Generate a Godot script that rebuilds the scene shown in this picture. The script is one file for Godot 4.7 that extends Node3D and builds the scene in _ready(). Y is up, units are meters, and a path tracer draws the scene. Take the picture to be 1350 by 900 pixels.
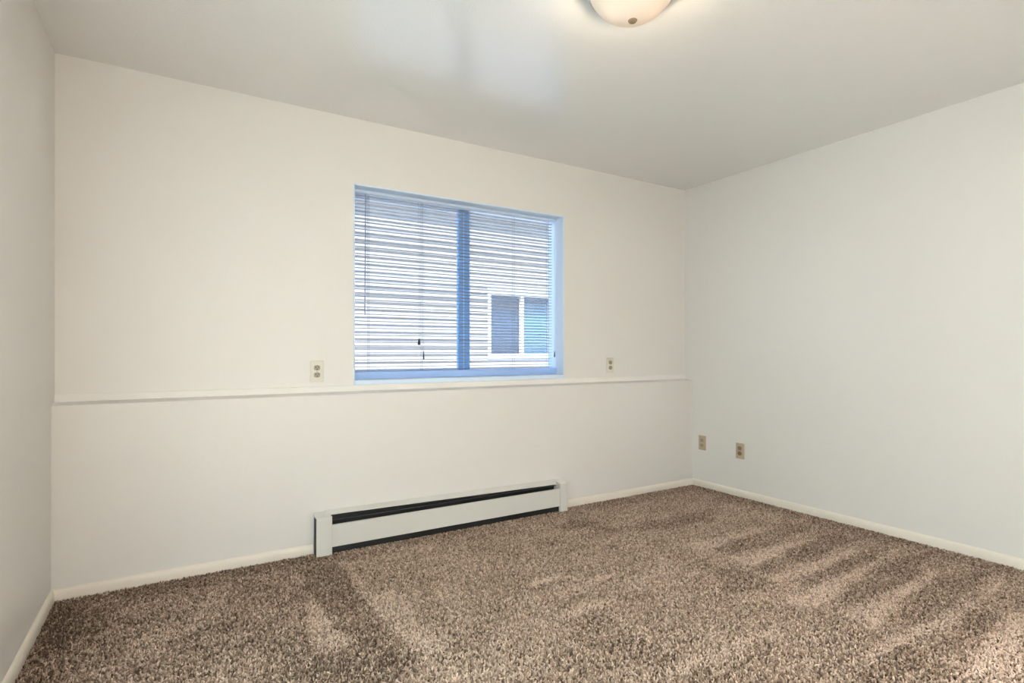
extends Node3D
# Empty carpeted bedroom: back wall with a low ledge, slider window with mini blind, hydronic baseboard heater, ceiling bowl lamp.

const XL := -0.47       # left wall
const XR := 3.62        # right wall
const ZB := -3.184      # upper back wall
const ZK := -3.107      # lower back wall, below the ledge
const ZF := 0.75        # wall behind the camera, with an added wide opening to an added hallway
const ZE := 2.5         # far wall of the added hallway
const SZ0 := -1.75      # added side opening in the left wall, out of view, for fill light
const SZ1 := 0.25
const SX := -2.4
const DX0 := -0.25
const DX1 := 2.2
const H := 2.44
const T := 0.19         # wall thickness
const WX0 := 0.867
const WX1 := 2.368
const WY0 := 0.905
const WY1 := 2.065
const PILE := 0.012

var taken := {}
var rng := RandomNumberGenerator.new()
var M := {}

# ---------------------------------------------------------------- helpers
func mb() -> SurfaceTool:
	var st := SurfaceTool.new()
	st.begin(Mesh.PRIMITIVE_TRIANGLES)
	st.set_smooth_group(-1)
	return st

func quad(st: SurfaceTool, a: Vector3, b: Vector3, c: Vector3, d: Vector3) -> void:
	# clockwise seen from the front
	for p in [a, b, c, a, c, d]:
		st.add_vertex(p)

func tri(st: SurfaceTool, a: Vector3, b: Vector3, c: Vector3) -> void:
	for p in [a, b, c]:
		st.add_vertex(p)

func hexa(st: SurfaceTool, p: Array) -> void:
	# p: 0-3 bottom loop, 4-7 top loop, both counter-clockwise seen from above
	quad(st, p[0], p[1], p[2], p[3])
	quad(st, p[7], p[6], p[5], p[4])
	for i in 4:
		var j := (i + 1) % 4
		quad(st, p[i], p[i + 4], p[j + 4], p[j])

func box(st: SurfaceTool, lo: Vector3, hi: Vector3) -> void:
	hexa(st, [Vector3(lo.x, lo.y, hi.z), Vector3(hi.x, lo.y, hi.z), Vector3(hi.x, lo.y, lo.z), Vector3(lo.x, lo.y, lo.z),
		Vector3(lo.x, hi.y, hi.z), Vector3(hi.x, hi.y, hi.z), Vector3(hi.x, hi.y, lo.z), Vector3(lo.x, hi.y, lo.z)])

func bevel_box(st: SurfaceTool, lo: Vector3, hi: Vector3, b: float) -> void:
	# a box whose twelve edges are chamfered
	var c := (lo + hi) / 2.0
	var h := (hi - lo) / 2.0
	b = minf(b, minf(h.x, minf(h.y, h.z)) * 0.9)
	var pts := {}
	for sx in [-1, 1]:
		for sy in [-1, 1]:
			for sz in [-1, 1]:
				var s := Vector3(sx, sy, sz)
				for ax in 3:
					var q := Vector3(h.x - b, h.y - b, h.z - b)
					q[ax] = h[ax]
					pts[[s, ax]] = c + q * s
	for ax in 3:
		var u := (ax + 1) % 3
		var v := (ax + 2) % 3
		for sg in [-1, 1]:
			var l := []
			for k in [[-1, -1], [1, -1], [1, 1], [-1, 1]]:
				var s := Vector3.ZERO
				s[ax] = sg
				s[u] = k[0]
				s[v] = k[1]
				l.append(pts[[s, ax]])
			if sg > 0:
				quad(st, l[3], l[2], l[1], l[0])
			else:
				quad(st, l[0], l[1], l[2], l[3])
	for ax in 3:
		var u := (ax + 1) % 3
		var v := (ax + 2) % 3
		for su in [-1, 1]:
			for sv in [-1, 1]:
				var s0 := Vector3.ZERO
				s0[ax] = -1
				s0[u] = su
				s0[v] = sv
				var s1 := s0
				s1[ax] = 1
				var l := [pts[[s0, u]], pts[[s1, u]], pts[[s1, v]], pts[[s0, v]]]
				if su * sv > 0:
					quad(st, l[0], l[1], l[2], l[3])
				else:
					quad(st, l[3], l[2], l[1], l[0])
	for sx in [-1, 1]:
		for sy in [-1, 1]:
			for sz in [-1, 1]:
				var s := Vector3(sx, sy, sz)
				if sx * sy * sz > 0:
					tri(st, pts[[s, 2]], pts[[s, 1]], pts[[s, 0]])
				else:
					tri(st, pts[[s, 0]], pts[[s, 1]], pts[[s, 2]])

func sweep(st: SurfaceTool, profile: Array, a: Vector3, along: Vector3, side: Vector3, n0 := 0.0, n1 := 0.0) -> void:
	# a closed profile of (out, up) points drawn along a line; n0 and n1 mitre the ends by that much per unit of out
	var k := profile.size()
	var dir := along.normalized()
	var e0 := []
	var e1 := []
	for p in profile:
		e0.append(a + side * p[0] + Vector3.UP * p[1] + dir * (n0 * p[0]))
		e1.append(a + along + side * p[0] + Vector3.UP * p[1] + dir * (n1 * p[0]))
	var flip := dir.cross(side).dot(Vector3.UP) > 0
	for i in k:
		var j := (i + 1) % k
		if flip:
			quad(st, e0[i], e0[j], e1[j], e1[i])
		else:
			quad(st, e0[i], e1[i], e1[j], e0[j])
	for i in range(1, k - 1):
		if flip:
			tri(st, e0[0], e0[i + 1], e0[i])
			tri(st, e1[0], e1[i], e1[i + 1])
		else:
			tri(st, e0[0], e0[i], e0[i + 1])
			tri(st, e1[0], e1[i + 1], e1[i])

func tube(st: SurfaceTool, path: Array, r: float, sides := 8) -> void:
	var rings := []
	for i in path.size():
		var d: Vector3 = (path[mini(i + 1, path.size() - 1)] - path[maxi(i - 1, 0)]).normalized()
		var u := d.cross(Vector3(0.31, 0.17, 0.93)).normalized()
		var v := d.cross(u)
		var ring := []
		for k in sides:
			var t := TAU * k / sides
			ring.append(path[i] + (u * cos(t) + v * sin(t)) * r)
		rings.append(ring)
	for i in path.size() - 1:
		for k in sides:
			var j := (k + 1) % sides
			quad(st, rings[i][k], rings[i][j], rings[i + 1][j], rings[i + 1][k])
	for k in range(1, sides - 1):
		tri(st, rings[0][0], rings[0][k + 1], rings[0][k])
		var e: Array = rings[-1]
		tri(st, e[0], e[k], e[k + 1])

func lathe(st: SurfaceTool, profile: Array, sides := 48, at := Vector3.ZERO) -> void:
	# profile of (radius, y) from bottom to top on the outside
	st.set_smooth_group(1)
	for i in profile.size() - 1:
		for k in sides:
			var t0 := TAU * k / sides
			var t1 := TAU * (k + 1) / sides
			var p := []
			for q in [[i, t0], [i, t1], [i + 1, t1], [i + 1, t0]]:
				var c: Array = profile[q[0]]
				p.append(at + Vector3(cos(q[1]) * c[0], c[1], sin(q[1]) * c[0]))
			if profile[i][0] < 1e-5:
				tri(st, p[0], p[2], p[3])
			elif profile[i + 1][0] < 1e-5:
				tri(st, p[0], p[1], p[2])
			else:
				quad(st, p[0], p[1], p[2], p[3])

func numbered(called: String) -> String:
	var n: int = taken.get(called, 0)
	taken[called] = n + 1
	return called if n == 0 else "%s_%03d" % [called, n]

func put(called: String, mesh: Mesh, m: Material, parent: Node3D = self, at := Vector3.ZERO) -> MeshInstance3D:
	var o := MeshInstance3D.new()
	o.name = numbered(called) if parent == self else called
	o.mesh = mesh
	o.material_override = m
	o.cast_shadow = GeometryInstance3D.SHADOW_CASTING_SETTING_ON
	parent.add_child(o, true)
	o.position = at
	return o

func obj(called: String, st: SurfaceTool, m: Material, parent: Node3D = self, at := Vector3.ZERO) -> MeshInstance3D:
	st.generate_normals()
	return put(called, st.commit(), m, parent, at)

func struct(called: String, st: SurfaceTool, m: Material) -> MeshInstance3D:
	var o := obj(called, st, m)
	o.set_meta("kind", "structure")
	return o

func tag(o: Node, label: String, category: String, group := "") -> void:
	o.set_meta("label", label)
	o.set_meta("category", category)
	if group:
		o.set_meta("group", group)

func thing(called: String, label: String, category: String, at := Vector3.ZERO, group := "") -> Node3D:
	var o := Node3D.new()
	o.name = numbered(called)
	add_child(o, true)
	o.position = at
	tag(o, label, category, group)
	return o

func mat(c: Color, rough := 0.6, metal := 0.0, spec := 0.5) -> StandardMaterial3D:
	var m := StandardMaterial3D.new()
	m.albedo_color = c
	m.roughness = rough
	m.metallic = metal
	m.metallic_specular = spec
	return m

func noise_image(n: int, seed_: int, freq: float, octaves := 3) -> Image:
	var f := FastNoiseLite.new()
	f.seed = seed_
	f.noise_type = FastNoiseLite.TYPE_SIMPLEX_SMOOTH
	f.frequency = freq
	f.fractal_octaves = octaves
	return f.get_seamless_image(n, n)

func relief(m: StandardMaterial3D, img: Image, strength: float, metres: float, scale := 1.0) -> void:
	# fine relief of paint and plaster, laid in metres over the world axes
	var b: Image = img.duplicate()
	b.convert(Image.FORMAT_RGBA8)
	b.bump_map_to_normal_map(strength)
	m.normal_enabled = true
	m.normal_scale = scale
	m.normal_texture = ImageTexture.create_from_image(b)
	m.uv1_triplanar = true
	m.uv1_world_triplanar = true
	m.uv1_scale = Vector3.ONE / metres

# ---------------------------------------------------------------- camera and light
func setup() -> void:
	var cam := Camera3D.new()
	cam.name = "camera"
	add_child(cam)
	cam.position = Vector3(0, 1.0949, 0)
	cam.rotation = Vector3(0.0019, -0.5457, -0.0006)
	cam.projection = Camera3D.PROJECTION_FRUSTUM
	cam.near = 0.05
	cam.far = 200.0
	cam.size = 0.05 * 900.0 / 727.2
	cam.frustum_offset = Vector2(0, 0.05 * 12.17 / 727.2)
	cam.current = true

	var sm := ProceduralSkyMaterial.new()
	sm.sky_top_color = Color(0.62, 0.80, 1.0)
	sm.sky_horizon_color = Color(0.88, 0.95, 1.0)
	sm.ground_horizon_color = Color(0.62, 0.66, 0.70)
	sm.ground_bottom_color = Color(0.45, 0.45, 0.45)
	sm.sky_curve = 0.2
	sm.sun_angle_max = 4.0
	sm.energy_multiplier = SKY
	var sky := Sky.new()
	sky.sky_material = sm
	var e := Environment.new()
	e.background_mode = Environment.BG_SKY
	e.sky = sky
	e.tonemap_mode = Environment.TONE_MAPPER_LINEAR
	e.tonemap_exposure = 1.2
	e.sdfgi_enabled = true
	e.ssao_enabled = true
	e.ssil_enabled = true
	var we := WorldEnvironment.new()
	we.name = "world_environment"
	we.environment = e
	add_child(we)

	var sun := DirectionalLight3D.new()
	sun.name = "sun"
	sun.light_color = Color(1.0, 0.97, 0.92)
	sun.light_energy = SUN
	sun.light_angular_distance = 0.6
	sun.shadow_enabled = true
	add_child(sun)
	# from behind this house, over its roof, onto the neighbour's wall
	sun.look_at_from_position(Vector3(-5, 11, 6), Vector3.ZERO)

const SKY := 2.9
const SUN := 2.5
const HALL_FILL := 10.9       # added fill lamp in the unseen hallway
const SIDE_FILL := 18.0       # added fill lamp in the unseen side room
const LAMP := 0.07        # each of the two bulbs

# ---------------------------------------------------------------- materials
func materials() -> void:
	var peel := noise_image(512, 3, 0.03, 3)
	M.wall = mat(Color(0.905, 0.896, 0.876), 0.4, 0.0, 0.5)
	relief(M.wall, peel, 1.2, 0.45, 0.25)
	var knock := noise_image(1024, 9, 0.05, 3)
	M.ceiling = mat(Color(0.93, 0.93, 0.92), 0.2, 0.0, 1.0)
	M.ceiling.clearcoat_enabled = true
	M.ceiling.clearcoat = 1.0
	M.ceiling.clearcoat_roughness = 0.22
	relief(M.ceiling, knock, 2.2, 0.6, 0.4)
	M.ledge = mat(Color(0.93, 0.92, 0.90), 0.45)  # slightly paler than the wall: bounced light put into the colour
	M.trim = mat(Color(0.93, 0.90, 0.85), 0.4)
	M.heater = mat(Color(0.86, 0.855, 0.83), 0.42)
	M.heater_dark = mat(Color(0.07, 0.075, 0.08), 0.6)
	M.fin = mat(Color(0.36, 0.38, 0.40), 0.45, 0.7)
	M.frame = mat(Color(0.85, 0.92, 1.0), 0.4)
	M.rail_shade = mat(Color(0.64, 0.77, 0.97), 0.4)  # darker frame blue for the bottom member, shade put into the colour
	M.stile_shade = mat(Color(0.50, 0.72, 0.98), 0.4)  # darker copy of the frame blue: backlit shade put into the colour
	M.slat = mat(Color(0.65, 0.645, 0.64), 0.45)
	M.cord = mat(Color(0.42, 0.45, 0.50), 0.8)
	M.tassel = mat(Color(0.10, 0.13, 0.17), 0.5)
	M.wand = mat(Color(0.55, 0.58, 0.66), 0.3)
	M.glass = mat(Color(0.95, 0.98, 1.0, 0.06), 0.02)
	M.glass.transparency = BaseMaterial3D.TRANSPARENCY_ALPHA
	M.plate = mat(Color(0.80, 0.75, 0.66), 0.4)
	M.plate_tan = mat(Color(0.74, 0.66, 0.55), 0.4)
	M.plate_white = mat(Color(0.87, 0.86, 0.81), 0.4)
	M.socket = mat(Color(0.66, 0.61, 0.53), 0.4)
	M.socket_dark = mat(Color(0.52, 0.45, 0.38), 0.4)
	M.hole = mat(Color(0.12, 0.10, 0.08), 0.7)
	M.siding = mat(Color(0.61, 0.595, 0.585), 0.55)
	M.siding_trim = mat(Color(0.76, 0.76, 0.77), 0.5)
	M.sky_slat_deep = mat(Color(0.11, 0.28, 0.45), 0.5)  # sky reflected on the glass is put into this slat colour
	M.sky_slat_pale = mat(Color(0.36, 0.57, 0.72), 0.5)  # paler pane: brighter reflected sky put into the slat colour
	M.dark = mat(Color(0.16, 0.24, 0.36), 0.7)
	M.roof = mat(Color(0.36, 0.34, 0.33), 0.9)
	M.concrete = mat(Color(0.87, 0.86, 0.85), 0.9)
	M.nickel = mat(Color(0.72, 0.72, 0.70), 0.3, 0.9)
	M.bronze = mat(Color(0.56, 0.47, 0.38), 0.55, 0.2)
	M.bowl = mat(Color(0.95, 0.91, 0.86), 0.35)
	M.bowl.backlight_enabled = true
	M.bowl.backlight = Color(0.085, 0.070, 0.052)
	M.bowl.emission_enabled = true
	M.bowl.emission = Color(1.0, 0.80, 0.58)
	M.bowl.emission_energy_multiplier = 0.05
	M.bulb = mat(Color(1, 0.97, 0.9), 0.4)
	M.bulb.emission_enabled = true
	M.bulb.emission = Color(1.0, 0.86, 0.66)
	M.bulb.emission_energy_multiplier = 3.0
	M.vinyl = mat(Color(0.80, 0.76, 0.70), 0.4)
	M.opal = mat(Color(0.95, 0.94, 0.92), 0.4)
	M.opal.emission_enabled = true
	M.opal.emission = Color(0.98, 0.98, 1.0)
	M.opal.emission_energy_multiplier = 2.0
	M.carpet_back = mat(Color(0.36, 0.29, 0.23), 1.0, 0.0, 0.1)
	M.pile = mat(Color(1, 1, 1), 0.95, 0.0, 0.15)
	M.pile.vertex_color_use_as_albedo = true

# ---------------------------------------------------------------- the room
func room() -> void:
	var st := mb()
	box(st, Vector3(XL - T, -0.2, ZB - T), Vector3(XR + T, 0, ZF + 0.06))
	var fl := struct("floor", st, M.carpet_back)
	carpet(fl)
	st = mb()
	box(st, Vector3(XL - T, -0.2, ZF + 0.06), Vector3(XR + T, 0, ZE + T))
	struct("floor", st, M.vinyl)
	st = mb()
	box(st, Vector3(SX, -0.2, SZ0 - 0.5), Vector3(XL - 0.06, 0.001, SZ1 + 0.3))
	struct("floor", st, M.vinyl)

	st = mb()
	box(st, Vector3(XL - T, H, ZB - T), Vector3(XR + T, H + 0.2, ZE + T))
	struct("ceiling", st, M.ceiling)
	st = mb()
	box(st, Vector3(SX, H, SZ0 - 0.5), Vector3(XL - T, H + 0.2, SZ1 + 0.3))
	struct("ceiling", st, M.wall)

	st = mb()
	box(st, Vector3(XL - T, 0, ZB - T), Vector3(WX0, H, ZB))
	box(st, Vector3(WX1, 0, ZB - T), Vector3(XR + T, H, ZB))
	box(st, Vector3(WX0, 0, ZB - T), Vector3(WX1, WY0, ZB))
	box(st, Vector3(WX0, WY1, ZB - T), Vector3(WX1, H, ZB))
	var north := struct("wall_north", st, M.wall)
	# the lower wall stands 77 mm proud; an added pale strip paints in the light band above its top
	st = mb()
	hexa(st, [Vector3(XL, 0, ZK), Vector3(XR, 0, ZK), Vector3(XR, 0, ZB), Vector3(XL, 0, ZB),
		Vector3(XL, 0.859, ZK), Vector3(XR, 0.859, ZK), Vector3(XR, 0.872, ZB), Vector3(XL, 0.872, ZB)])
	obj("ledge", st, M.wall, north)
	st = mb()
	sweep(st, [[0, 0.866], [0.012, 0.866], [0.008, 0.880], [0.003, 0.900], [0, 0.904]], Vector3(XL, 0, ZB), Vector3(XR - XL, 0, 0), Vector3(0, 0, 1))
	obj("ledge_light_strip", st, M.ledge, north)

	st = mb()
	box(st, Vector3(XL - T, 0, ZB), Vector3(XL, H, SZ0))
	box(st, Vector3(XL - T, 0, SZ1), Vector3(XL, H, ZF))
	box(st, Vector3(XL - T, 2.06, SZ0), Vector3(XL, H, SZ1))
	struct("wall_west", st, M.wall)
	# added unseen room beyond the side opening, bounces the fill light
	for r in [[SX, SX + 0.1, SZ0 - 0.5, SZ1 + 0.3], [SX + 0.1, XL - T, SZ0 - 0.5, SZ0 - 0.4], [SX + 0.1, XL - T, SZ1 + 0.2, SZ1 + 0.3]]:
		st = mb()
		box(st, Vector3(r[0], 0, r[2]), Vector3(r[1], H, r[3]))
		struct("wall_fill_room", st, M.wall)
	st = mb()
	box(st, Vector3(XR, 0, ZB), Vector3(XR + T, H, ZF))
	struct("wall_east", st, M.wall)
	st = mb()
	box(st, Vector3(XL - T, 0, ZF), Vector3(DX0, H, ZF + 0.12))
	box(st, Vector3(DX1, 0, ZF), Vector3(XR + T, H, ZF + 0.12))
	box(st, Vector3(DX0, 2.06, ZF), Vector3(DX1, H, ZF + 0.12))
	struct("wall_south", st, M.wall)
	# added unseen hallway behind the wide opening, built for fill light
	st = mb()
	box(st, Vector3(XL - T, 0, ZF + 0.12), Vector3(XL, H, ZE))
	struct("wall_fill_hallway", st, M.wall)
	st = mb()
	box(st, Vector3(XR, 0, ZF + 0.12), Vector3(XR + T, H, ZE))
	struct("wall_fill_hallway", st, M.wall)
	st = mb()
	box(st, Vector3(XL - T, 0, ZE), Vector3(XR + T, H, ZE + T))
	struct("wall_fill_hallway", st, M.wall)
	for x in [DX0 - 0.06, DX1]:
		st = mb()
		bevel_box(st, Vector3(x, 0, ZF - 0.014), Vector3(x + 0.06, 2.06, ZF), 0.004)
		struct("trim_1", st, M.trim)
	st = mb()
	bevel_box(st, Vector3(DX0 - 0.06, 2.06, ZF - 0.014), Vector3(DX1 + 0.06, 2.12, ZF), 0.004)
	struct("trim_1", st, M.trim)

	# baseboards: a slim moulding with an eased top
	var pr := [[0, 0], [0.013, 0], [0.013, 0.034], [0.0115, 0.044], [0.008, 0.052], [0.004, 0.056], [0, 0.058]]
	st = mb()
	sweep(st, pr, Vector3(XL, 0, ZK), Vector3(0.628 - XL, 0, 0), Vector3(0, 0, 1), 1.0, 0.0)
	struct("baseboard_north", st, M.trim)
	st = mb()
	sweep(st, pr, Vector3(2.285, 0, ZK), Vector3(XR - 2.285, 0, 0), Vector3(0, 0, 1), 0.0, -1.0)
	struct("baseboard_north", st, M.trim)
	st = mb()
	sweep(st, pr, Vector3(XL, 0, ZK), Vector3(0, 0, SZ0 - ZK), Vector3(1, 0, 0), 1.0, 0.0)
	struct("baseboard_west", st, M.trim)
	st = mb()
	sweep(st, pr, Vector3(XR, 0, ZK), Vector3(0, 0, ZF - ZK), Vector3(-1, 0, 0), 1.0, -1.0)
	struct("baseboard_east", st, M.trim)
	st = mb()
	sweep(st, pr, Vector3(DX1 + 0.06, 0, ZF), Vector3(XR - DX1 - 0.06, 0, 0), Vector3(0, 0, -1), 0.0, -1.0)
	struct("baseboard_south", st, M.trim)

# the vacuumed nap: where the pile was brushed one way it shows pale, the other way dark (floor outlines in metres)
const PALE := ["2.39,-2.17,2.52,-2.17,2.82,-2.13,3.16,-2.11,2.78,-2.08,2.55,-2.04,2.43,-2.05",
	"2.49,-1.90,2.66,-1.88,3.02,-1.87,3.29,-1.86,2.78,-1.80,2.52,-1.76,2.46,-1.79",
	"2.42,-1.65,2.65,-1.64,3.18,-1.64,3.17,-1.61,2.79,-1.56,2.50,-1.57,2.40,-1.56",
	"2.29,-1.47,2.37,-1.45,2.76,-1.46,3.33,-1.48,2.75,-1.41,2.45,-1.35,2.32,-1.35,2.25,-1.38",
	"2.33,-1.25,2.58,-1.24,3.19,-1.26,3.13,-1.23,2.72,-1.19,2.35,-1.11,2.33,-1.14",
	"1.98,-1.04,2.27,-1.05,2.45,-1.05,2.77,-1.01,3.30,-1.04,3.30,-1.02,2.81,-0.99,2.40,-1.00,2.27,-1.01,2.11,-1.01",
	"2.34,-0.97,2.33,-0.82,2.82,-0.88,3.01,-0.86,2.77,-0.79,2.47,-0.75,2.29,-0.78",
	"1.42,-2.21,1.63,-2.20,1.57,-2.16,1.40,-2.14", "1.43,-2.03,1.80,-2.07,1.88,-2.04,1.60,-2.01,1.44,-2.00",
	"1.34,-1.87,1.50,-1.89,1.67,-1.86,1.59,-1.83,1.40,-1.82", "1.41,-1.35,1.85,-1.34,1.98,-1.32,1.72,-1.31,1.48,-1.30",
	"0.49,-2.60,0.52,-2.37,0.52,-2.25,0.59,-2.08,0.42,-2.06,0.44,-2.23",
	"0.71,-2.91,0.76,-2.90,0.74,-2.43,0.86,-2.48,0.83,-2.02,0.83,-1.82,0.73,-1.94,0.72,-2.15,0.70,-2.45",
	"0.14,-2.88,0.21,-2.90,0.14,-2.55,-0.06,-2.40,-0.10,-2.32,-0.17,-2.47,-0.14,-2.59,0.02,-2.58"]
const DARK := ["2.31,-1.01,2.27,-0.88,2.20,-0.78,1.90,-0.96,1.99,-1.00", "2.79,-0.99,2.97,-0.93,2.64,-0.87,2.34,-0.90,2.47,-0.95",
	"2.28,-1.82,2.38,-1.84,2.40,-1.70,2.40,-1.57,2.23,-1.58,2.10,-1.63", "2.50,-2.59,3.04,-2.55,3.27,-2.52,3.08,-2.45,2.66,-2.38,2.33,-2.48",
	"2.04,-2.59,2.29,-2.63,2.30,-2.50,2.13,-2.49", "2.00,-2.80,2.26,-2.85,2.29,-2.73,2.01,-2.70", "1.75,-2.60,1.90,-2.57,1.77,-2.52",
	"1.41,-2.12,1.55,-2.15,1.55,-2.10,1.43,-2.09", "1.40,-1.95,1.54,-1.96,1.55,-1.93,1.42,-1.92",
	"1.33,-1.79,1.44,-1.81,1.52,-1.70,1.48,-1.60,1.52,-1.35,1.39,-1.37,1.28,-1.67", "1.40,-1.30,1.57,-1.27,1.51,-1.22",
	"0.52,-2.90,0.72,-2.88,0.70,-2.41,0.70,-2.10,0.73,-1.86,0.68,-1.78,0.58,-1.98,0.52,-2.24,0.53,-2.41,0.49,-2.62",
	"0.42,-2.05,0.57,-2.03,0.66,-1.88,0.68,-1.77,0.60,-1.75,0.33,-1.93", "-0.45,-3.07,-0.24,-2.87,-0.27,-2.68,-0.34,-2.62,-0.43,-2.51,-0.47,-2.70",
	"2.50,-2.04,2.90,-2.05,3.30,-2.08,3.36,-1.96,2.92,-1.91,2.55,-1.93", "2.55,-1.77,2.85,-1.79,3.30,-1.84,3.36,-1.70,2.80,-1.67,2.46,-1.68",
	"2.55,-1.55,2.82,-1.55,3.20,-1.60,3.42,-1.52,2.90,-1.48,2.50,-1.49", "2.48,-1.34,2.80,-1.40,3.30,-1.46,3.44,-1.32,2.90,-1.27,2.50,-1.28",
	"2.50,-1.11,2.80,-1.18,3.20,-1.22,3.44,-1.10,2.90,-1.05,2.55,-1.07"]

func outlines(list: Array) -> Array:
	var all := []
	for s in list:
		var v: PackedFloat64Array = (s as String).split_floats(",")
		var p := PackedVector2Array()
		for i in v.size() / 2:
			p.append(Vector2(v[2 * i], v[2 * i + 1]))
		all.append(p)
	return all

func carpet(fl: Node3D) -> void:
	var cell := 0.012
	var nx := int((XR - XL) / cell) + 2
	var nz := int((ZF - ZK) / cell) + 2
	var nap := PackedFloat32Array()
	nap.resize(nx * nz)
	var soft := 0.015
	var wob := FastNoiseLite.new()
	wob.seed = 5
	wob.frequency = 6.0
	for pass_ in [[PALE, 1.0], [DARK, -0.6]]:
		var at_ := 0
		for p in outlines(pass_[0]):
			var weight: float = pass_[1]
			if pass_[0] == PALE and at_ > 11:
				weight = 0.75 if at_ == 12 else 0.5     # two fainter passes by the left wall
			at_ += 1
			var lo := Vector2(9, 9)
			var hi := Vector2(-9, -9)
			for q in p:
				lo = lo.min(q)
				hi = hi.max(q)
			for iz in range(maxi(0, int((lo.y - 0.05 - ZK) / cell)), mini(nz, int((hi.y + 0.05 - ZK) / cell) + 1)):
				for ix in range(maxi(0, int((lo.x - 0.05 - XL) / cell)), mini(nx, int((hi.x + 0.05 - XL) / cell) + 1)):
					var q := Vector2(XL + ix * cell, ZK + iz * cell)
					q += 0.02 * Vector2(wob.get_noise_2d(q.x * 3, q.y * 3), wob.get_noise_2d(q.y * 3 + 40, q.x * 3))
					var d := 9.0
					for i in p.size():
						d = minf(d, q.distance_to(Geometry2D.get_closest_point_to_segment(q, p[i], p[(i + 1) % p.size()])))
					if Geometry2D.is_point_in_polygon(q, p):
						d = -d
					var w: float = clampf(0.5 - d / (2 * soft), 0.0, 1.0) * weight
					var k := iz * nx + ix
					if absf(w) > absf(nap[k]):
						nap[k] = w
	var broad := FastNoiseLite.new()
	broad.seed = 21
	broad.frequency = 2.2
	broad.fractal_octaves = 3
	var clump := FastNoiseLite.new()
	clump.seed = 77
	clump.frequency = 45.0
	clump.fractal_octaves = 2

	# one twisted yarn end: a bent, tapering four-sided stub
	var st := mb()
	st.set_smooth_group(1)
	var rings := []
	for i in 4:
		var t := i / 3.0
		var r: float = [0.0026, 0.0034, 0.0031, 0.0014][i]
		var c := Vector3(0.0042 * t * t, PILE * t, 0.0)
		var ring := []
		for k in 4:
			var a := TAU * k / 4 + t * 1.4
			ring.append(c + Vector3(cos(a) * r, 0, sin(a) * r))
		rings.append(ring)
	for i in 3:
		for k in 4:
			var j := (k + 1) % 4
			quad(st, rings[i][k], rings[i][j], rings[i + 1][j], rings[i + 1][k])
	quad(st, rings[3][0], rings[3][1], rings[3][2], rings[3][3])
	st.generate_normals()
	var mm := MultiMesh.new()
	mm.transform_format = MultiMesh.TRANSFORM_3D
	mm.use_colors = true
	mm.mesh = st.commit()
	var step := 0.0074
	var cols := int((XR - XL - 0.028) / step)
	var rows := int((ZF - ZK - 0.028) / step)
	mm.instance_count = cols * rows
	rng.seed = 4
	var dark := Color(0.125, 0.088, 0.064)
	var mid := Color(0.455, 0.330, 0.248)
	var pale := Color(0.86, 0.68, 0.56)
	var n := 0
	for iz in rows:
		for ix in cols:
			var x := XL + 0.016 + (ix + rng.randf_range(0.1, 0.9)) * step
			var z := ZK + 0.016 + (iz + rng.randf_range(0.1, 0.9)) * step
			var g := nap[clampi(int((z - ZK) / cell), 0, nz - 1) * nx + clampi(int((x - XL) / cell), 0, nx - 1)]
			if z < -3.05 and x > 0.72 and x < 2.21:
				z = -3.045 + 0.01 * rng.randf()
			# the pile darkens towards the walls
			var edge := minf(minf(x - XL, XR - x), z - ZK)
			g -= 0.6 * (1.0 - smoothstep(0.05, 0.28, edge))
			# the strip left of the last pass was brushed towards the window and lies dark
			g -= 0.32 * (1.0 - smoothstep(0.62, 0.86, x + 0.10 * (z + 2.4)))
			g += 0.40 * broad.get_noise_2d(x, z) + 0.40 * broad.get_noise_2d(x * 1.2 + 30.0, z * 5.0)
			var b := Basis(Vector3.UP, rng.randf() * TAU).rotated(Vector3(1, 0, 0), rng.randf_range(-0.6, 0.6)).rotated(Vector3(0, 0, 1), rng.randf_range(-0.6, 0.6))
			var s := rng.randf_range(0.85, 1.3)
			mm.set_instance_transform(n, Transform3D(b.scaled(Vector3(s, rng.randf_range(0.8, 1.15), s)), Vector3(x, 0.0, z)))
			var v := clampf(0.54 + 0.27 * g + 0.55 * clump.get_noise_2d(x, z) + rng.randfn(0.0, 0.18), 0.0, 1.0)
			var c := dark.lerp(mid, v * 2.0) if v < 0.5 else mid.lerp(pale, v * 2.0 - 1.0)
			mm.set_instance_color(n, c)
			n += 1
	var mi := MultiMeshInstance3D.new()
	mi.name = "carpet_pile"
	mi.multimesh = mm
	mi.material_override = M.pile
	mi.set_meta("kind", "stuff")
	fl.add_child(mi, true)

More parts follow.
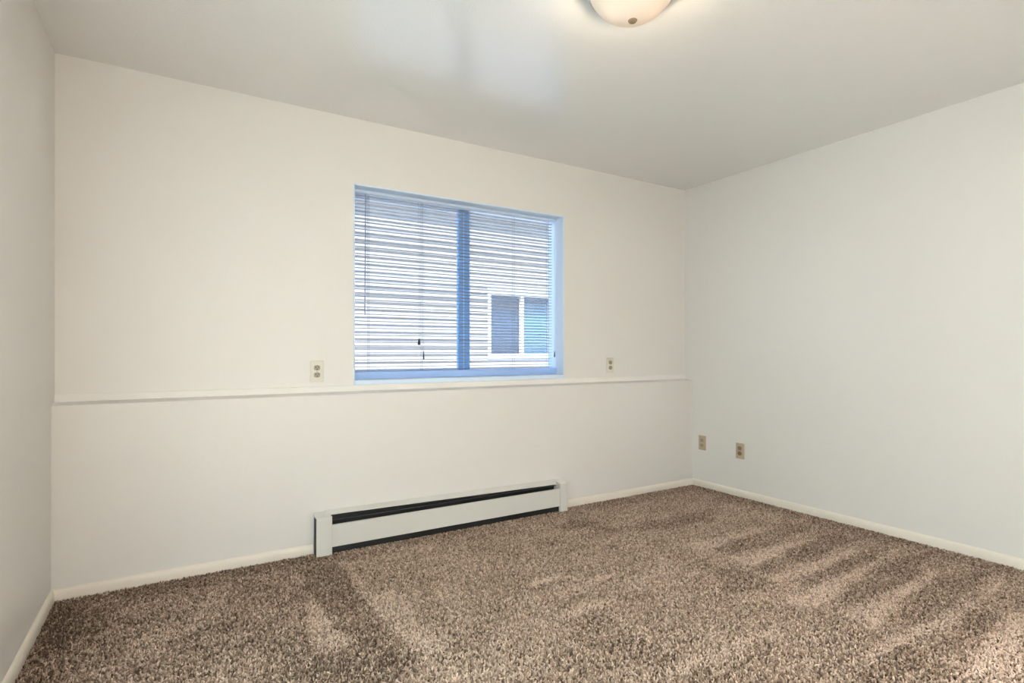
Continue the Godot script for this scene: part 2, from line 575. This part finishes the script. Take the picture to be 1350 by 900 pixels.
# ---------------------------------------------------------------- window, blind
func window() -> void:
	var w := Node3D.new()
	w.name = "window_1"
	add_child(w, true)
	w.set_meta("kind", "structure")
	var zi := -3.262      # room side of the vinyl frame
	var zo := -3.372
	var fw := 0.026
	# liner of the opening: its edge stands a little proud of the wall
	var st0 := mb()
	bevel_box(st0, Vector3(WX0, WY0, zi), Vector3(WX0 + 0.007, WY1, ZB + 0.004), 0.0015)
	bevel_box(st0, Vector3(WX1 - 0.009, WY0, zi), Vector3(WX1, WY1, ZB + 0.004), 0.0015)
	bevel_box(st0, Vector3(WX0 + 0.007, WY1 - 0.009, zi), Vector3(WX1 - 0.009, WY1, ZB + 0.004), 0.0015)
	obj("jamb_liner", st0, M.frame, w)
	# sill board, then the frame: four members round the opening
	var st := mb()
	bevel_box(st, Vector3(WX0 + 0.007, WY0, zi), Vector3(WX1 - 0.009, WY0 + 0.027, ZB + 0.004), 0.003)
	obj("window_sill", st, M.frame, w)
	var y0 := WY0
	st = mb()
	bevel_box(st, Vector3(WX0, y0, zo), Vector3(WX0 + fw, WY1, zi), 0.003)
	bevel_box(st, Vector3(WX1 - 0.006, y0, zo), Vector3(WX1, WY1, zi), 0.002)
	bevel_box(st, Vector3(WX0 + fw, WY1 - fw, zo), Vector3(WX1 - 0.006, WY1, zi), 0.003)
	obj("window_frame", st, M.frame, w)
	st = mb()
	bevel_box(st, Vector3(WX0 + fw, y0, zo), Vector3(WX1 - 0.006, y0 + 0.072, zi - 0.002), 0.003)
	obj("bottom_rail", st, M.rail_shade, w)
	# sliding sash on the left, in front; fixed light on the right
	var mx0 := 1.598
	var mx1 := 1.690
	var zg := -3.335
	st = mb()
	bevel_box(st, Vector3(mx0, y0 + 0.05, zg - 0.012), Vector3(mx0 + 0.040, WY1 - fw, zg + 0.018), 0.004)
	obj("sash_stile", st, M.stile_shade, w)
	st = mb()
	bevel_box(st, Vector3(mx0 + 0.0385, y0 + 0.05, zg - 0.004), Vector3(mx0 + 0.0465, WY1 - fw, zg + 0.010), 0.002)
	obj("glazing_bead", st, M.frame, w)
	st = mb()
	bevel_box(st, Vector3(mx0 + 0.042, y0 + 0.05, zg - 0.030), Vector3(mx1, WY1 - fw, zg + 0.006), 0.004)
	obj("meeting_stile", st, M.stile_shade, w)
	st = mb()
	bevel_box(st, Vector3(WX0 + fw, y0 + 0.05, zg - 0.012), Vector3(mx0, y0 + 0.082, zg + 0.018), 0.003)
	bevel_box(st, Vector3(WX0 + fw, WY1 - fw - 0.022, zg - 0.012), Vector3(mx0, WY1 - fw, zg + 0.018), 0.003)
	obj("sash_rail", st, M.frame, w)
	for r in [[WX0 + fw, mx0, zg], [mx1, WX1 - 0.006, zg - 0.02]]:
		st = mb()
		quad(st, Vector3(r[0], WY1 - fw, r[2]), Vector3(r[1], WY1 - fw, r[2]), Vector3(r[1], y0 + 0.05, r[2]), Vector3(r[0], y0 + 0.05, r[2]))
		obj("pane", st, M.glass, w)

	# mini blind, slats open and level
	var bx0 := 0.880
	var bx1 := 2.338
	var zb := -3.292
	var b := thing("window_blind", "white mini blind with open slats covering the slider window", "blind", Vector3((bx0 + bx1) / 2, WY1, zb))
	var o := -b.position
	st = mb()
	bevel_box(st, o + Vector3(bx0, WY1 - 0.030, zb - 0.013), o + Vector3(bx1, WY1 - 0.002, zb + 0.013), 0.002)
	obj("headrail", st, M.frame, b)
	st = mb()
	bevel_box(st, o + Vector3(bx0, WY0 + 0.050, zb - 0.012), o + Vector3(bx1, WY0 + 0.062, zb + 0.012), 0.003)
	obj("bottom_rail", st, M.slat, b)
	st = mb()
	var prof := []
	for i in 5:
		var u := -0.0125 + 0.025 * i / 4.0
		prof.append([u, 0.0022 * (1.0 - pow(u / 0.0125, 2))])
	for i in range(4, -1, -1):
		var u := -0.0125 + 0.025 * i / 4.0
		prof.append([u, 0.0022 * (1.0 - pow(u / 0.0125, 2)) - 0.0005])
	sweep(st, prof, Vector3(-(bx1 - bx0) / 2, 0, 0), Vector3(bx1 - bx0, 0, 0), Vector3(0, 0, 1))
	st.generate_normals()
	var slat := st.commit()
	var y := WY0 + 0.078
	rng.seed = 12
	while y < WY1 - 0.036:
		var s := put("slat", slat, M.slat, b, Vector3(0, y - WY1, 0))
		s.rotation.x = deg_to_rad(-5.5 + rng.randf_range(-1.5, 1.5))
		y += 0.0212
	for x in [0.985, 1.325, 2.010, 2.300]:
		st = mb()
		for dz in [-0.0135, 0.0135]:
			tube(st, [o + Vector3(x, WY1 - 0.03, zb + dz), o + Vector3(x, WY0 + 0.055, zb + dz)], 0.0011, 6)
		obj("ladder_cord", st, M.cord, b)
	st = mb()
	tube(st, [o + Vector3(0.962, WY1 - 0.025, zb + 0.022), o + Vector3(0.960, 1.70, zb + 0.025), o + Vector3(0.957, 1.315, zb + 0.026)], 0.0032, 8)
	obj("tilt_wand", st, M.wand, b)
	for c in [[1.302, 1.180, 1.138], [1.333, 1.10, 1.045], [2.348, 1.10, 1.055]]:
		st = mb()
		tube(st, [o + Vector3(c[0] - 0.003, WY1 - 0.03, zb + 0.017), o + Vector3(c[0] + 0.001, 1.6, zb + 0.020), o + Vector3(c[0], c[1], zb + 0.021)], 0.0007, 6)
		var lc := obj("lift_cord", st, M.cord, b)
		st = mb()
		var hh: float = c[1] - c[2]
		lathe(st, [[0.0, 0.0], [0.008 if hh < 0.043 else 0.0045, 0.002], [0.009 if hh < 0.043 else 0.0045, hh * 0.3], [0.006 if hh < 0.043 else 0.0035, hh * 0.7], [0.002, hh]], 12, o + Vector3(c[0], c[2], zb + 0.021))
		obj("tassel", st, M.tassel, lc)

# ---------------------------------------------------------------- heater
func heater() -> void:
	var x0 := 0.631
	var x1 := 2.282
	var zf := -3.036
	var hz := thing("baseboard_heater", "long low white baseboard heater on the carpet under the window", "heater", Vector3((x0 + x1) / 2, 0, ZK))
	var o := -hz.position
	# back plate
	var st := mb()
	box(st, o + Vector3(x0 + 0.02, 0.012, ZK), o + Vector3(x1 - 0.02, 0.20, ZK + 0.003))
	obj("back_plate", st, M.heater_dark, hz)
	# hood: a sheet that leans forward from the wall, a little lower at its right end
	st = mb()
	var za := ZK + 0.003
	var zl := ZK + 0.040
	hexa(st, [o + Vector3(x0 + 0.06, 0.213, zl), o + Vector3(x1 - 0.05, 0.188, zl), o + Vector3(x1 - 0.05, 0.196, ZK), o + Vector3(x0 + 0.06, 0.218, ZK),
		o + Vector3(x0 + 0.06, 0.2165, zl), o + Vector3(x1 - 0.05, 0.1945, zl), o + Vector3(x1 - 0.05, 0.216, ZK), o + Vector3(x0 + 0.06, 0.232, ZK)])
	obj("hood", st, M.heater, hz)
	# front panel with folded lips
	st = mb()
	bevel_box(st, o + Vector3(x0 + 0.07, 0.048, zf - 0.004), o + Vector3(x1 - 0.05, 0.162, zf), 0.0015)
	bevel_box(st, o + Vector3(x0 + 0.07, 0.160, zf - 0.016), o + Vector3(x1 - 0.05, 0.164, zf), 0.0015)
	bevel_box(st, o + Vector3(x0 + 0.07, 0.046, zf - 0.009), o + Vector3(x1 - 0.05, 0.050, zf), 0.0015)
	obj("front_panel", st, M.heater, hz)
	st = mb()
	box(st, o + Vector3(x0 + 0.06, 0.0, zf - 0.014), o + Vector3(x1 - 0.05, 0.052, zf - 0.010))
	obj("gap_shade_sheet", st, M.heater_dark, hz)  # dark sheet stands in for the shade under the front panel
	# seam of the splice plate at the left end
	st = mb()
	bevel_box(st, o + Vector3(x0 + 0.078, 0.050, zf), o + Vector3(x0 + 0.108, 0.158, zf + 0.001), 0.0005)
	obj("splice_plate", st, M.heater, hz)
	# the finned pipe inside
	st = mb()
	tube(st, [o + Vector3(x0 + 0.03, 0.115, ZK + 0.035), o + Vector3(x1 - 0.03, 0.115, ZK + 0.035)], 0.011, 10)
	obj("pipe", st, M.fin, hz)
	st = mb()
	var x := x0 + 0.10
	while x < x1 - 0.08:
		box(st, o + Vector3(x, 0.090, ZK + 0.010), o + Vector3(x + 0.001, 0.150, ZK + 0.060))
		x += 0.008
	var fins := obj("fins", st, M.heater_dark, hz)
	fins.set_meta("kind", "stuff")
	st = mb()
	box(st, o + Vector3(x0 + 0.08, 0.176, ZK + 0.016), o + Vector3(x1 - 0.06, 0.179, ZK + 0.030))
	obj("damper", st, M.fin, hz)
	# end caps: hollow covers, taller at the wall
	for e in [[x0, x0 + 0.079, 0.219], [x1 - 0.060, x1, 0.206]]:
		st = mb()
		var a: float = e[0]
		var c: float = e[1]
		var t: float = e[2]
		hexa(st, [o + Vector3(a, 0.010, zf + 0.006), o + Vector3(c, 0.010, zf + 0.006), o + Vector3(c, 0.010, ZK), o + Vector3(a, 0.010, ZK),
			o + Vector3(a, t - 0.010, zf + 0.006), o + Vector3(c, t - 0.010, zf + 0.006), o + Vector3(c, t + 0.008, ZK), o + Vector3(a, t + 0.008, ZK)])
		var cap := obj("end_cap", st, M.heater, hz)
		st = mb()
		bevel_box(st, o + Vector3(a - 0.001, 0.008, zf + 0.006), o + Vector3(c + 0.001, t - 0.004, zf + 0.009), 0.002)
		obj("cap_face", st, M.heater, cap)
	# thin dark strip on the outer side of the left cap
	st = mb()
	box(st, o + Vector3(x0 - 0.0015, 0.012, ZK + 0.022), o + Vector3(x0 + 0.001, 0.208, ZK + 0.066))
	obj("end_strip", st, M.heater_dark, hz)

# ---------------------------------------------------------------- outlets
func outlet(at: Vector3, turn: float, label: String, plate: Material, socket: Material, group := "") -> void:
	var t := thing("wall_outlet", label, "outlet", at, group)
	t.rotation.y = turn
	var st := mb()
	bevel_box(st, Vector3(-0.0365, -0.0585, 0), Vector3(0.0365, 0.0585, 0.006), 0.003)
	obj("cover_plate", st, plate, t)
	for s in [-1, 1]:
		st = mb()
		var ring := []
		for k in 20:
			var a := TAU * k / 20
			ring.append(Vector2(clampf(cos(a) * 0.0195, -0.0165, 0.0165), sin(a) * 0.0150 + s * 0.0197))
		for k in 20:
			var p: Vector2 = ring[k]
			var q: Vector2 = ring[(k + 1) % 20]
			quad(st, Vector3(p.x, p.y, 0.005), Vector3(p.x, p.y, 0.0085), Vector3(q.x, q.y, 0.0085), Vector3(q.x, q.y, 0.005))
			tri(st, Vector3(0, s * 0.0197, 0.0085), Vector3(q.x, q.y, 0.0085), Vector3(p.x, p.y, 0.0085))
		var r := obj("socket", st, socket, t)
		st = mb()
		box(st, Vector3(-0.0085, s * 0.0197 - 0.001, 0.008), Vector3(-0.0055, s * 0.0197 + 0.0085, 0.0089))
		box(st, Vector3(0.0055, s * 0.0197, 0.008), Vector3(0.0085, s * 0.0197 + 0.0075, 0.0089))
		box(st, Vector3(-0.0025, s * 0.0197 - 0.010, 0.008), Vector3(0.0025, s * 0.0197 - 0.005, 0.0089))
		obj("slots", st, M.hole, r)
	st = mb()
	lathe(st, [[0.0, 0.0], [0.003, 0.0], [0.003, 0.001], [0.0, 0.0015]], 10)
	var sc := obj("screw", st, M.nickel, t, Vector3(0, 0, 0.006))
	sc.rotation.x = PI / 2

func outlets() -> void:
	outlet(Vector3(0.664, 0.987, ZB), 0, "ivory duplex wall outlet just left of the window", M.plate_white, M.socket)
	outlet(Vector3(2.800, 0.994, ZB), 0, "small tan wall outlet between the window and the room corner", M.plate_white, M.socket)
	outlet(Vector3(XR, 0.362, -3.004), -PI / 2, "tan wall outlet low on the side wall, the one closest to the room corner", M.plate_tan, M.socket)
	outlet(Vector3(XR, 0.350, -2.655), -PI / 2, "tan wall outlet low on the side wall, the one farther from the room corner", M.plate_tan, M.socket_dark)

# ---------------------------------------------------------------- ceiling lamp
func lamp() -> void:
	var yb := 2.310
	var at := Vector3(1.430, H, -1.500)
	var l := thing("ceiling_light", "flush ceiling lamp with a warm glowing frosted glass bowl and metal finial", "ceiling light", at)
	var st := mb()
	lathe(st, [[0.0, -0.024], [0.158, -0.024], [0.163, -0.019], [0.163, -0.004], [0.158, 0.0], [0.0, 0.0]], 64)
	obj("pan", st, M.nickel, l)
	# glass bowl with thickness
	var depth := H - yb - 0.026
	var outer := []
	var inner := []
	for i in 15:
		var a := PI / 2 * i / 14.0
		outer.append([0.155 * sin(a), -0.026 - depth * pow(cos(a), 1.5)])
		inner.append([0.150 * sin(a), -0.026 - (depth - 0.005) * pow(cos(a), 1.5)])
	inner.reverse()
	st = mb()
	lathe(st, outer + inner, 64)
	obj("glass_bowl", st, M.bowl, l)
	st = mb()
	lathe(st, [[0.153, -0.034], [0.160, -0.032], [0.162, -0.026], [0.160, -0.022], [0.153, -0.020]], 64)
	obj("rim_band", st, M.nickel, l)
	st = mb()
	var f := -(H - yb)
	lathe(st, [[0.0, f - 0.010], [0.007, f - 0.0085], [0.013, f - 0.005], [0.0175, f + 0.0015]], 24)
	obj("finial", st, M.bronze, l)
	st = mb()
	tube(st, [Vector3(0, f, 0), Vector3(0, -0.022, 0)], 0.004, 8)
	obj("rod", st, M.nickel, l)
	# bulbs lie to either side of the rod as the camera sees them
	for s in [-1, 1]:
		var c := Vector3(s * 0.058, -0.083, s * 0.035)
		st = mb()
		var pr := []
		for i in 11:
			var a := -PI / 2 + PI * i / 10.0
			pr.append([0.018 * cos(a), 0.020 * sin(a)])
		lathe(st, pr, 20)
		obj("bulb", st, M.bulb, l, c)
		var om := OmniLight3D.new()
		om.name = "bulb_light"
		om.light_color = Color(1.0, 0.92, 0.80)
		om.light_energy = LAMP
		om.light_size = 0.018
		om.omni_range = 12.0
		om.omni_attenuation = 2.0
		om.shadow_enabled = true
		l.add_child(om, true)
		om.position = c

func fill_lamps() -> void:
	# added fill lamps, unseen: each stands back from its opening, so that it lights the bedroom from the walls beyond
	for k in [[Vector3(0.98, H, ZF + 0.36), "added round fill lamp in the added hallway behind the camera", HALL_FILL, Color(0.99, 0.957, 0.945)],
			[Vector3(-1.25, H, SZ0 - 0.22), "added round fill lamp in the added room beyond the side opening", SIDE_FILL, Color(0.83, 0.94, 1.0)]]:
		var l := thing("fill_light", k[1], "ceiling light", k[0])
		var energy: float = k[2]
		var tint: Color = k[3]
		var st := mb()
		lathe(st, [[0.0, -0.02], [0.10, -0.02], [0.10, 0.0], [0.0, 0.0]], 32)
		obj("base", st, M.trim, l)
		st = mb()
		lathe(st, [[0.0, -0.095], [0.05, -0.088], [0.08, -0.066], [0.09, -0.04], [0.085, -0.02], [0.0, -0.02]], 32)
		obj("opal_globe", st, M.opal, l)
		var om := OmniLight3D.new()
		om.name = "fill_bulb"
		om.light_color = tint
		om.light_energy = energy
		om.light_size = 0.04
		om.omni_range = 10.0
		om.omni_attenuation = 2.0
		om.shadow_enabled = true
		l.add_child(om, true)
		om.position = Vector3(0, -0.055, 0)

# ---------------------------------------------------------------- outside
func outside() -> void:
	var st := mb()
	box(st, Vector3(-14, 0.40, -16), Vector3(20, 0.62, ZB - T))
	var g := struct("ground", st, M.concrete)
	g.set_meta("label", "pale ground between the two houses")
	var zn := -7.5
	var hx0 := -5.0
	var hx1 := 13.0
	var h := thing("house", "neighbouring house clad in white lap siding, seen through the blind", "house", Vector3(4, 0.62, zn))
	var o := -h.position
	# window of the neighbour
	var a0 := 4.150
	var a1 := 5.330
	var b0 := 1.035
	var b1 := 1.985
	st = mb()
	box(st, o + Vector3(hx0, 0.62, zn - 0.3), o + Vector3(a0, 3.62, zn - 0.02))
	box(st, o + Vector3(a1, 0.62, zn - 0.3), o + Vector3(hx1, 3.62, zn - 0.02))
	box(st, o + Vector3(a0, 0.62, zn - 0.3), o + Vector3(a1, b0, zn - 0.02))
	box(st, o + Vector3(a0, b1, zn - 0.3), o + Vector3(a1, 3.62, zn - 0.02))
	obj("wall_core", st, M.concrete, h)
	var e := 0.1033
	var y := 0.958 - 3 * e
	while y < 3.58:
		var runs := [[hx0, hx1]]
		if y + e > b0 - 0.04 and y < b1 + 0.04:
			runs = [[hx0, a0 - 0.045], [a1 + 0.045, hx1]]
		elif y > 2.13 and y < 2.24:
			runs = [[hx0, 3.995], [4.0, hx1]]
		for r in runs:
			st = mb()
			# lap profile: thick rounded butt at the bottom, thin at the top
			sweep(st, [[-0.02, 0.0], [0.018, 0.0], [0.023, 0.004], [0.022, 0.012], [-0.004, e + 0.004], [-0.02, e + 0.004]], o + Vector3(r[0], y, zn), Vector3(r[1] - r[0], 0, 0), Vector3(0, 0, 1))
			obj("siding_board", st, M.siding, h)
		y += e
	# window: trim, frame, panes, blinds
	st = mb()
	box(st, o + Vector3(a0 - 0.045, b0 - 0.045, zn - 0.02), o + Vector3(a0, b1 + 0.045, zn + 0.028))
	box(st, o + Vector3(a1, b0 - 0.045, zn - 0.02), o + Vector3(a1 + 0.045, b1 + 0.045, zn + 0.028))
	box(st, o + Vector3(a0, b1, zn - 0.02), o + Vector3(a1, b1 + 0.045, zn + 0.028))
	box(st, o + Vector3(a0, b0 - 0.045, zn - 0.02), o + Vector3(a1, b0, zn + 0.028))
	var win := obj("window", st, M.siding_trim, h)
	st = mb()
	box(st, o + Vector3(4.715, b0, zn - 0.05), o + Vector3(4.775, b1, zn + 0.010))
	box(st, o + Vector3(a0, b0, zn - 0.05), o + Vector3(a0 + 0.025, b1, zn + 0.005))
	box(st, o + Vector3(a1 - 0.025, b0, zn - 0.05), o + Vector3(a1, b1, zn + 0.005))
	box(st, o + Vector3(a0 + 0.025, b0, zn - 0.05), o + Vector3(a1 - 0.025, b0 + 0.03, zn + 0.005))
	obj("mullion", st, M.siding_trim, win)
	for r in [[a0 + 0.025, 4.715, M.sky_slat_deep], [4.775, a1 - 0.025, M.sky_slat_pale]]:
		st = mb()
		quad(st, o + Vector3(r[0], b1, zn - 0.03), o + Vector3(r[1], b1, zn - 0.03), o + Vector3(r[1], b0 + 0.03, zn - 0.03), o + Vector3(r[0], b0 + 0.03, zn - 0.03))
		obj("pane", st, M.glass, win)
		st = mb()
		box(st, o + Vector3(r[0], b1 - 0.09, zn - 0.11), o + Vector3(r[1], b1, zn - 0.07))
		obj("headrail", st, M.dark, win)
		st = mb()
		var q := b0 + 0.035
		while q < b1 - 0.10:
			hexa(st, [o + Vector3(r[0], q, zn - 0.075), o + Vector3(r[1], q, zn - 0.075), o + Vector3(r[1], q + 0.003, zn - 0.077), o + Vector3(r[0], q + 0.003, zn - 0.077),
				o + Vector3(r[0], q + 0.036, zn - 0.105), o + Vector3(r[1], q + 0.036, zn - 0.105), o + Vector3(r[1], q + 0.039, zn - 0.107), o + Vector3(r[0], q + 0.039, zn - 0.107)])
			q += 0.046
		var sl := obj("slats", st, r[2], win)
		sl.set_meta("kind", "stuff")
	st = mb()
	box(st, o + Vector3(a0, b0, zn - 0.29), o + Vector3(a1, b1, zn - 0.20))
	obj("dark_interior", st, M.dark, win)
	# eave and roof
	st = mb()
	box(st, o + Vector3(hx0 - 0.4, 3.62, zn - 0.3), o + Vector3(hx1 + 0.4, 3.70, zn + 0.35))
	box(st, o + Vector3(hx0 - 0.4, 3.62, zn + 0.35), o + Vector3(hx1 + 0.4, 3.80, zn + 0.38))
	obj("eave", st, M.siding_trim, h)
	st = mb()
	hexa(st, [o + Vector3(hx0 - 0.4, 3.70, zn + 0.38), o + Vector3(hx1 + 0.4, 3.70, zn + 0.38), o + Vector3(hx1 + 0.4, 3.70, zn - 6), o + Vector3(hx0 - 0.4, 3.70, zn - 6),
		o + Vector3(hx0 - 0.4, 3.82, zn + 0.38), o + Vector3(hx1 + 0.4, 3.82, zn + 0.38), o + Vector3(hx1 + 0.4, 5.6, zn - 6), o + Vector3(hx0 - 0.4, 5.6, zn - 6)])
	obj("roof", st, M.roof, h)

func _ready() -> void:
	rng.seed = 1
	setup()
	materials()
	room()
	window()
	heater()
	outlets()
	lamp()
	fill_lamps()
	outside()
